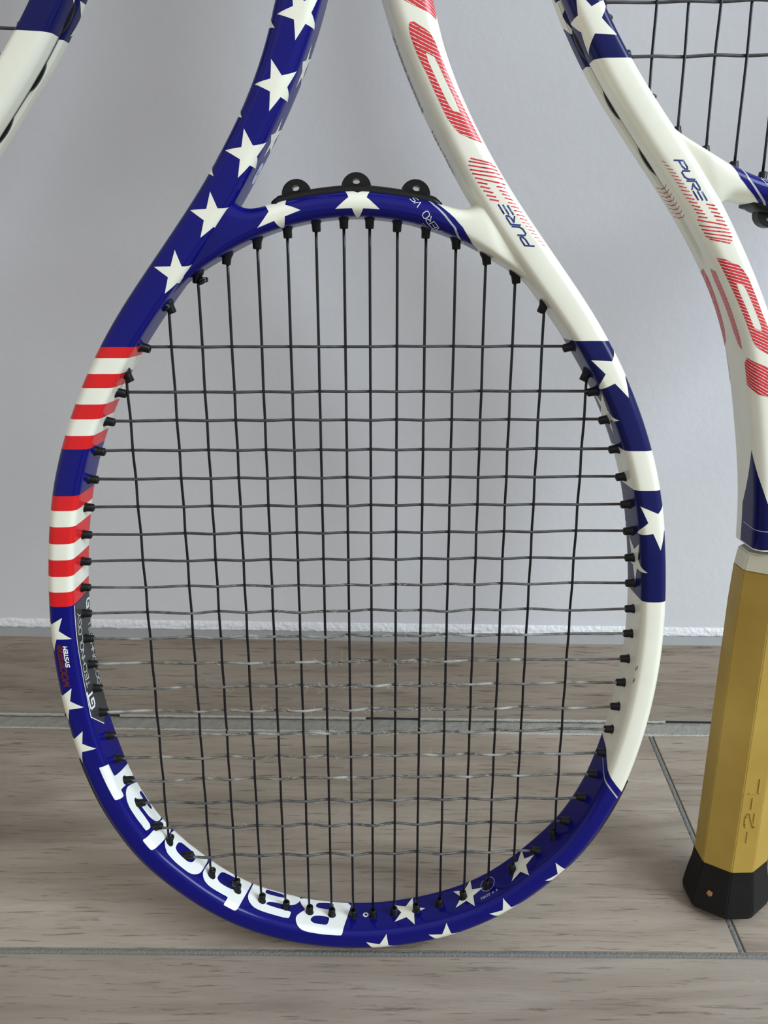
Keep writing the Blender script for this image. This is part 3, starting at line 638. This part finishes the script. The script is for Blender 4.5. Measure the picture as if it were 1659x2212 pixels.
    while s < 486:
        w = rng.uniform(.2, .9); q0 = 20.5+rng.uniform(-.5, .4); q1 = 24.5+rng.uniform(-1.4, .8)
        bars.append([[(s, q0), (s+w, q0), (s+w, q1), (s, q1)]]); s += w+rng.uniform(.25, .8)
    decal('barcode', TA, bars, GREYINK, fr, off=.05, h=1.5)
    tiny = []
    for r in range(5):
        s = 493.0
        while s < 520:
            w = rng.uniform(.8, 3.0); tiny.append([[(s, 19.5+r*1.5), (s+w, 19.5+r*1.5), (s+w, 20.2+r*1.5), (s, 20.2+r*1.5)]]); s += w+rng.uniform(.3, .7)
    decal('small_print', TA, tiny, GREYINK, fr, off=.05, h=1.5)
    c0 = (-467.6, 20.6); tg = [[(c0[0]+4.4*math.copysign(abs(math.cos(a))**.6, math.cos(a)), c0[1]+3.4*math.copysign(abs(math.sin(a))**.6, math.sin(a))) for a in np.linspace(0, 2*math.pi, 28, endpoint=False)]]
    decal('sticker', TA, [tg], TAGM, fr, off=.12, lab='small pale blue sticker')
    decal('sticker_mark', TA, strokes('4', (-469.0,19.0), (2.6,0), (0,2.6), .35), PANEL, fr, off=.16, h=1.2)
    # dot and circle marks near the tip, start note
    ring = lambda c, r, w: [[(c[0]+(r+w/2)*math.cos(t), c[1]+(r+w/2)*math.sin(t)) for t in np.linspace(0, 2*math.pi, 26, endpoint=False)], [(c[0]+(r-w/2)*math.cos(t), c[1]+(r-w/2)*math.sin(t)) for t in np.linspace(0, 2*math.pi, 26, endpoint=False)]]
    decal('ring_mark', TA, [ring((1.5,16.6), 1.15, .8)], WHITE2, fr, off=.06, h=.5)
    decal('ring_mark', TA, [ring((71.7,17.0), 4.3, .3)], SILVER, fr, off=.08, h=.6)
    decal('lettering', TA, strokes(['4',' ','a',' ','S','T','A','R','T'], (76.8,9.6), (-11.0,-.6), (0,1.4), .26), SILVER, fr, off=.08, h=1.2)
    sc_ = []
    for c in ((227.3,5.9),(226.2,6.5),(219.6,6.7),(221.0,6.2),(220.2,7.2)):
        sc_.append([[(c[0]+rng.uniform(-1,1)*.4+1.0*math.cos(t)*rng.uniform(.4,1), c[1]+.5*math.sin(t)*rng.uniform(.5,1)) for t in np.linspace(0, 2*math.pi, 9, endpoint=False)]])
    decal('scuff_mark', TA, sc_, GREYINK, fr, off=.06, h=.6)
    # --- guards
    bg = sweep_strip(TA, -182, 166, lambda s, a, b: [(a-2.6,-8.8),(a-.1,-8.4),(a+1.3,-7.4),(a+1.5,-4.5),(a+1.5,4.5),(a+1.4,7.2),(a-.1,8.3),(a-2.6,8.8),(a-3.2,0)], 2.0, RUBBER, 'bumper_guard', root)
    for sg in (-1, 1):
        s0, s1 = (184, 440) if sg > 0 else (-440, -184)
        def pr(s, a, b):
            w = .75*max(0, math.sin(s*2*math.pi/26.0))**.5 if math.sin(s*2*math.pi/26.0) > 0 else 0
            h = -1.1+1.6*w
            return [(a-2.6,-1.9),(a+h,-1.5),(a+h+.3,0),(a+h,1.5),(a-2.6,1.9)]
        sweep_strip(TA, s0, s1, pr, 1.5, BLACK, 'grommet_strip', root)
    yg = sweep_strip(TB, -33.5, 33.5, lambda s, a, b: [(a-1.6,-6.6),(a+1.2,-6.0),(a+2.3*min(1, (34.6-abs(s))/4),-3),(a+2.3*min(1, (34.6-abs(s))/4),4.6),(a+1.6*min(1, (34.6-abs(s))/3),6.2),(a-1.6,7.2)], 1.5, BLACK, 'bridge_guard', root)
    for uu in (-22.6, 0.0, 22.4):
        s = np.interp(uu, TB.c[:,0], TB.s); c = np.array([np.interp(s, TB.s, TB.c[:,0]), np.interp(s, TB.s, TB.c[:,1])]); Nn = np.array([np.interp(s, TB.s, TB.N[:,0]), np.interp(s, TB.s, TB.N[:,1])]); a = np.interp(s, TB.s, TB.a)
        Tn = np.array([Nn[1], -Nn[0]]); base = c+Nn*(a+1.6)
        out = [(5.9*math.cos(t), 5.6*math.sin(t)) for t in np.linspace(0, math.pi, 17)]+[(-6.6,-1.0),(6.6,-1.0)]
        hole = [(1.5*math.cos(t), 2.3+1.05*math.sin(t)) for t in np.linspace(0, 2*math.pi, 12, endpoint=False)]
        pts = [Vector(p) for p in out+hole]; n1, n2 = len(out), len(hole)
        ed = [(i, (i+1) % n1) for i in range(n1)]+[(n1+i, n1+(i+1) % n2) for i in range(n2)]
        v, _, f, *_ = delaunay_2d_cdt(pts, ed, [], 0, 1e-5); V2 = np.array([tuple(p) for p in v]); FF = [list(t) for t in f if inside(V2[list(t)].mean(0), [out, hole])]
        V3 = []; t0, t1 = -2.6, 2.6
        for tt in (t0, t1):
            for p in V2: q = base+Tn*p[0]+Nn*p[1]; V3.append((q[0], q[1], tt))
        n = len(V2); F3 = [t for t in FF]+[[i+n for i in t[::-1]] for t in FF]
        for L in ([*range(n1)], [*range(n1, n1+n2)]):
            for i in range(len(L)): F3.append([L[i], L[(i+1) % len(L)], L[(i+1) % len(L)]+n, L[i]+n])
        me = mesh_from('string_lug', mm(V3), F3, BLACK, False)
        bm = bmesh.new(); bm.from_mesh(me); bmesh.ops.recalc_face_normals(bm, faces=bm.faces); bm.to_mesh(me); bm.free()
        link('string_lug', me, yg)
    # --- grommets
    gp = [(-.0026, .0025), (-.0004, .0025), (.0003, .0022), (.0011, .00188), (.0037, .00176), (.0040, .00155), (.0040, .0009), (.0030, .0008)]
    gme = mesh_from('grommet', *lathe(gp, 14), BLACK, True)
    def grommet(u, v, nrm, sd):
        dn = np.array(nrm)*.55+np.array(sd)*.75; dn /= np.linalg.norm(dn); n0 = np.array(nrm)/np.linalg.norm(nrm)
        # push the grommet out so its tip stands proud
        o = link('grommet', gme, root); p = mm([(u, v, 0)])[0]
        dv = Vector((dn[0], 0, dn[1])); o.rotation_euler = dv.to_track_quat('Z', 'Y').to_euler(); o.location = p
        return o
    ends_m = []; ends_c = []
    for u in MU:
        vb, nb = hit_vertical(u, False); vt, nt_ = hit_vertical(u, True); ends_m.append((vb, vt))
        grommet(u, vb, nb, (0, 1)); grommet(u, vt, nt_, (0, -1))
    for v in CVS:
        ul, nl = hit_horizontal(v, False); ur, nr = hit_horizontal(v, True); ends_c.append((ul, ur))
        grommet(ul, v, nl, (1, 0)); grommet(ur, v, nr, (-1, 0))
    # --- strings, woven
    rng = np.random.RandomState(11)
    for i, u in enumerate(MU):
        vb, vt = ends_m[i]; keys = [(vb-1.5, 0.0)]
        for j in range(len(CVS)-1, -1, -1):
            if vb+1 < CVS[j] < vt-1: keys.append((CVS[j], .42*(1 if (i+j) % 2 else -1)))
        keys.append((vt+1.5, 0.0)); keys.sort(); P = []
        for (v0, t0), (v1, t1) in zip(keys[:-1], keys[1:]):
            for k in range(4): f = k/4; w = (1-math.cos(math.pi*f))/2; P.append((u, v0+(v1-v0)*f, t0+(t1-t0)*w))
        P.append((u, keys[-1][0], 0)); V, F = tube_path(mm(P), .00060, 8)
        link('main_string', mesh_from('main_string', V, F, STR_M), root)
    for j, v in enumerate(CVS):
        ul, ur = ends_c[j]; keys = [(ul-1.5, 0.0)]
        for i, u in enumerate(MU):
            if ul+1 < u < ur-1: keys.append((u, .72*(-1 if (i+j) % 2 else 1)))
        keys.append((ur+1.5, 0.0)); P = []; amp = .10 if j < 9 else .38
        jit = [0]+[rng.uniform(-1, 1)*amp for _ in keys[1:-1]]+[0]
        for n_, ((u0, t0), (u1, t1)) in enumerate(zip(keys[:-1], keys[1:])):
            for k in range(6): f = k/6; w = (1-math.cos(math.pi*f))/2; P.append((u0+(u1-u0)*f, v+jit[n_]+(jit[n_+1]-jit[n_])*w, t0+(t1-t0)*w))
        P.append((keys[-1][0], v, 0)); V, F = tube_path(mm(P), .00064, 8)
        link('cross_string', mesh_from('cross_string', V, F, CROSS_D if j < 8 else (CROSS_M if j < 10 or j > 16 else CROSS_W)), root)
    # tied-off knots
    for (u, v) in ((-63.0, 119.0), (-65.0, -176.0), (-78.5, 108.5)):
        a = np.linspace(0, 2*math.pi*1.6, 22); P = [(u+1.7*math.cos(x), v+.9*math.sin(x*1.3), 1.0+1.5*math.sin(x)) for x in a]
        V, F = tube_path(mm(P), .00075, 7); link('knot', mesh_from('knot', V, F, STR_M), root)
    # --- handle
    loft([(302, octo(15.5,12.7,5.0,5.2)), (311.5, octo(16.6,13.6,5.2,5.6))], COLLAR, 'collar', root)
    hd = loft([(311, octo(16.4,13.4,5.2,5.6)), (330, octo(17.0,14.0,5.4,5.8)), (470, octo(17.5,14.4,5.6,6.0)), (486, octo(17.5,14.4,5.6,6.0))], PALLET, 'handle', root, .0004)
    marks = []
    Vm = []; Fm = []
    for poly in strokes(['-','2','-','L'], (-2.0, 462.0), (0.0, -42.0), (4.6, 0.0), .55):
        b0 = len(Vm); Q = [np.array(p) for p in poly[0]]
        for tt in (14.2, 14.75):
            for p in Q: Vm.append((p[0], p[1], tt))
        Fm += [[b0+3-k for k in range(4)], [b0+4+k for k in range(4)]]+[[b0+k, b0+(k+1) % 4, b0+4+(k+1) % 4, b0+4+k] for k in range(4)]
    link('embossed_marks', mesh_from('embossed_marks', mm(Vm), Fm, PALLET, False), hd)
    bc = loft([(480, octo(17.9,14.8,5.7,6.1)), (486, octo(18.4,15.3,6.0,6.3)), (496, octo(20.2,16.8,6.7,6.9)), (505, octo(21.4,17.8,7.2,7.3)), (509.2, octo(20.6,17.0,6.9,7.0)), (BUTT_V, octo(19.4,15.8,6.4,6.4))], RUBBER, 'butt_cap', root, .0006)
    chip = [[(15.2, 497, 10.4), (14.2, 494.6, 10.6), (12.6, 495.2, 11.9), (13.0, 497.2, 12.3), (14.2, 498.0, 11.6)]]
    link('cap_chip', mesh_from('cap_chip', mm([(p[0]*1.05, p[1], p[2]*1.05) for p in chip[0]]), [(0,1,2,3,4)], plain('worn_orange_fleck', (.35, .17, .05), .7), False), bc)
    return root

# ------------------------------------------------------------------ the three rackets
def copy_tree(o, parent=None):
    c = o.copy(); COL.objects.link(c)
    c.parent = parent
    for ch in list(o.children): copy_tree(ch, c)
    return c
proto = build_racket()
def place(root, Rm, O, base_v):
    # put the empty on the racket's standing point (base_v on its axis), shift the parts accordingly
    Rm = np.array(Rm); O = np.array(O)+np.array([0, 0, CAM_H]); b = np.array([0, 0, base_v/1000.0])
    w = Rm@b+O
    root.matrix_world = Matrix([[*Rm[0], w[0]], [*Rm[1], w[1]], [*Rm[2], w[2]], [0, 0, 0, 1]])
    for ch in root.children: ch.location = Vector(ch.location)-Vector(b)
def ortho(M):
    u, _, v = np.linalg.svd(np.array(M)); return u@v
right = copy_tree(proto); left = copy_tree(proto)
XA = np.array([0.99974002, 0.01543822, 0.01677982]); YA = np.array([-0.01144174, 0.97622175, -0.21647212]); ZA = np.array([-0.01972277, 0.21622385, 0.97614459])
place(proto, ortho(np.stack([XA, YA, ZA], 1)), (-0.0053114, 0.29672372, -0.18305599), TIP_V)
place(right, ortho([[-.9994,.0001,.0359],[-.0066,.9821,-.1882],[-.0353,-.1884,-.9815]]), (.1826,.3717,.1099), BUTT_V)
place(left, ortho([[.99965534,-.00263768,-.02611995],[-.00643908,-.98918328,-.1465434],[-.02545088,.14666108,-.98885933]]), (-.22333428-.0060,.37897898,.11753636-.0028), BUTT_V)
tag(proto, 'upside down stars and stripes tennis racket leaning on the wall in the middle', 'tennis racket', 'tennis rackets')
tag(right, 'upright tennis racket with bare yellow handle and black butt cap at the right', 'tennis racket', 'tennis rackets')
tag(left, 'tennis racket at the left edge showing only white and blue frame', 'tennis racket', 'tennis rackets')

# ---- frayed fibres and ball fuzz on the middle racket's strings
def fibres(name, n, mat, ln, rad, curl, seed, zone):
    rng = np.random.RandomState(seed); V = []; F = []
    for _ in range(n):
        j = int(np.clip(rng.normal(13, 2.6), 8, 18)); u = zone(rng); v = CVS[j]+rng.uniform(-.5, .5); t = rng.uniform(.2, .9)
        L = rng.uniform(*ln); a = rng.uniform(-.5, .5)+(0 if rng.rand() < .5 else math.pi); P = [np.array((u, v, t))]
        if curl > .8: a = rng.uniform(0, 2*math.pi)
        k = rng.uniform(-1, 1)*curl; tl = rng.uniform(-.12, .18)
        for q in range(7):
            P.append(P[-1]+np.array((math.cos(a), math.sin(a), tl))*L/7); a += k+rng.uniform(-.35, .35)*curl
        vv, ff = tube_path(mm(P), np.linspace(rad, rad*.4, len(P)), 4, True, len(V)); V += list(vv); F += ff
    o = link(name, mesh_from(name, V, F, mat), proto); o.location = Vector((0, 0, -TIP_V/1000.0)); o['kind'] = 'stuff'; return o
fibres('frayed_fibres', 460, FIBRE, (1.2, 3.4), .00009, .35, 3, lambda r: float(np.clip(r.normal(6, 34), -78, 80)))
fibres('fibre_tufts', 34, FIBRE, (2.0, 5.0), .00010, .55, 5, lambda r: float(np.clip(r.normal(0, 30), -70, 70)))
fibres('ball_fuzz', 34, FUZZ, (2.5, 7.5), .00007, .9, 8, lambda r: float(np.clip(r.normal(-12, 36), -70, 70)))
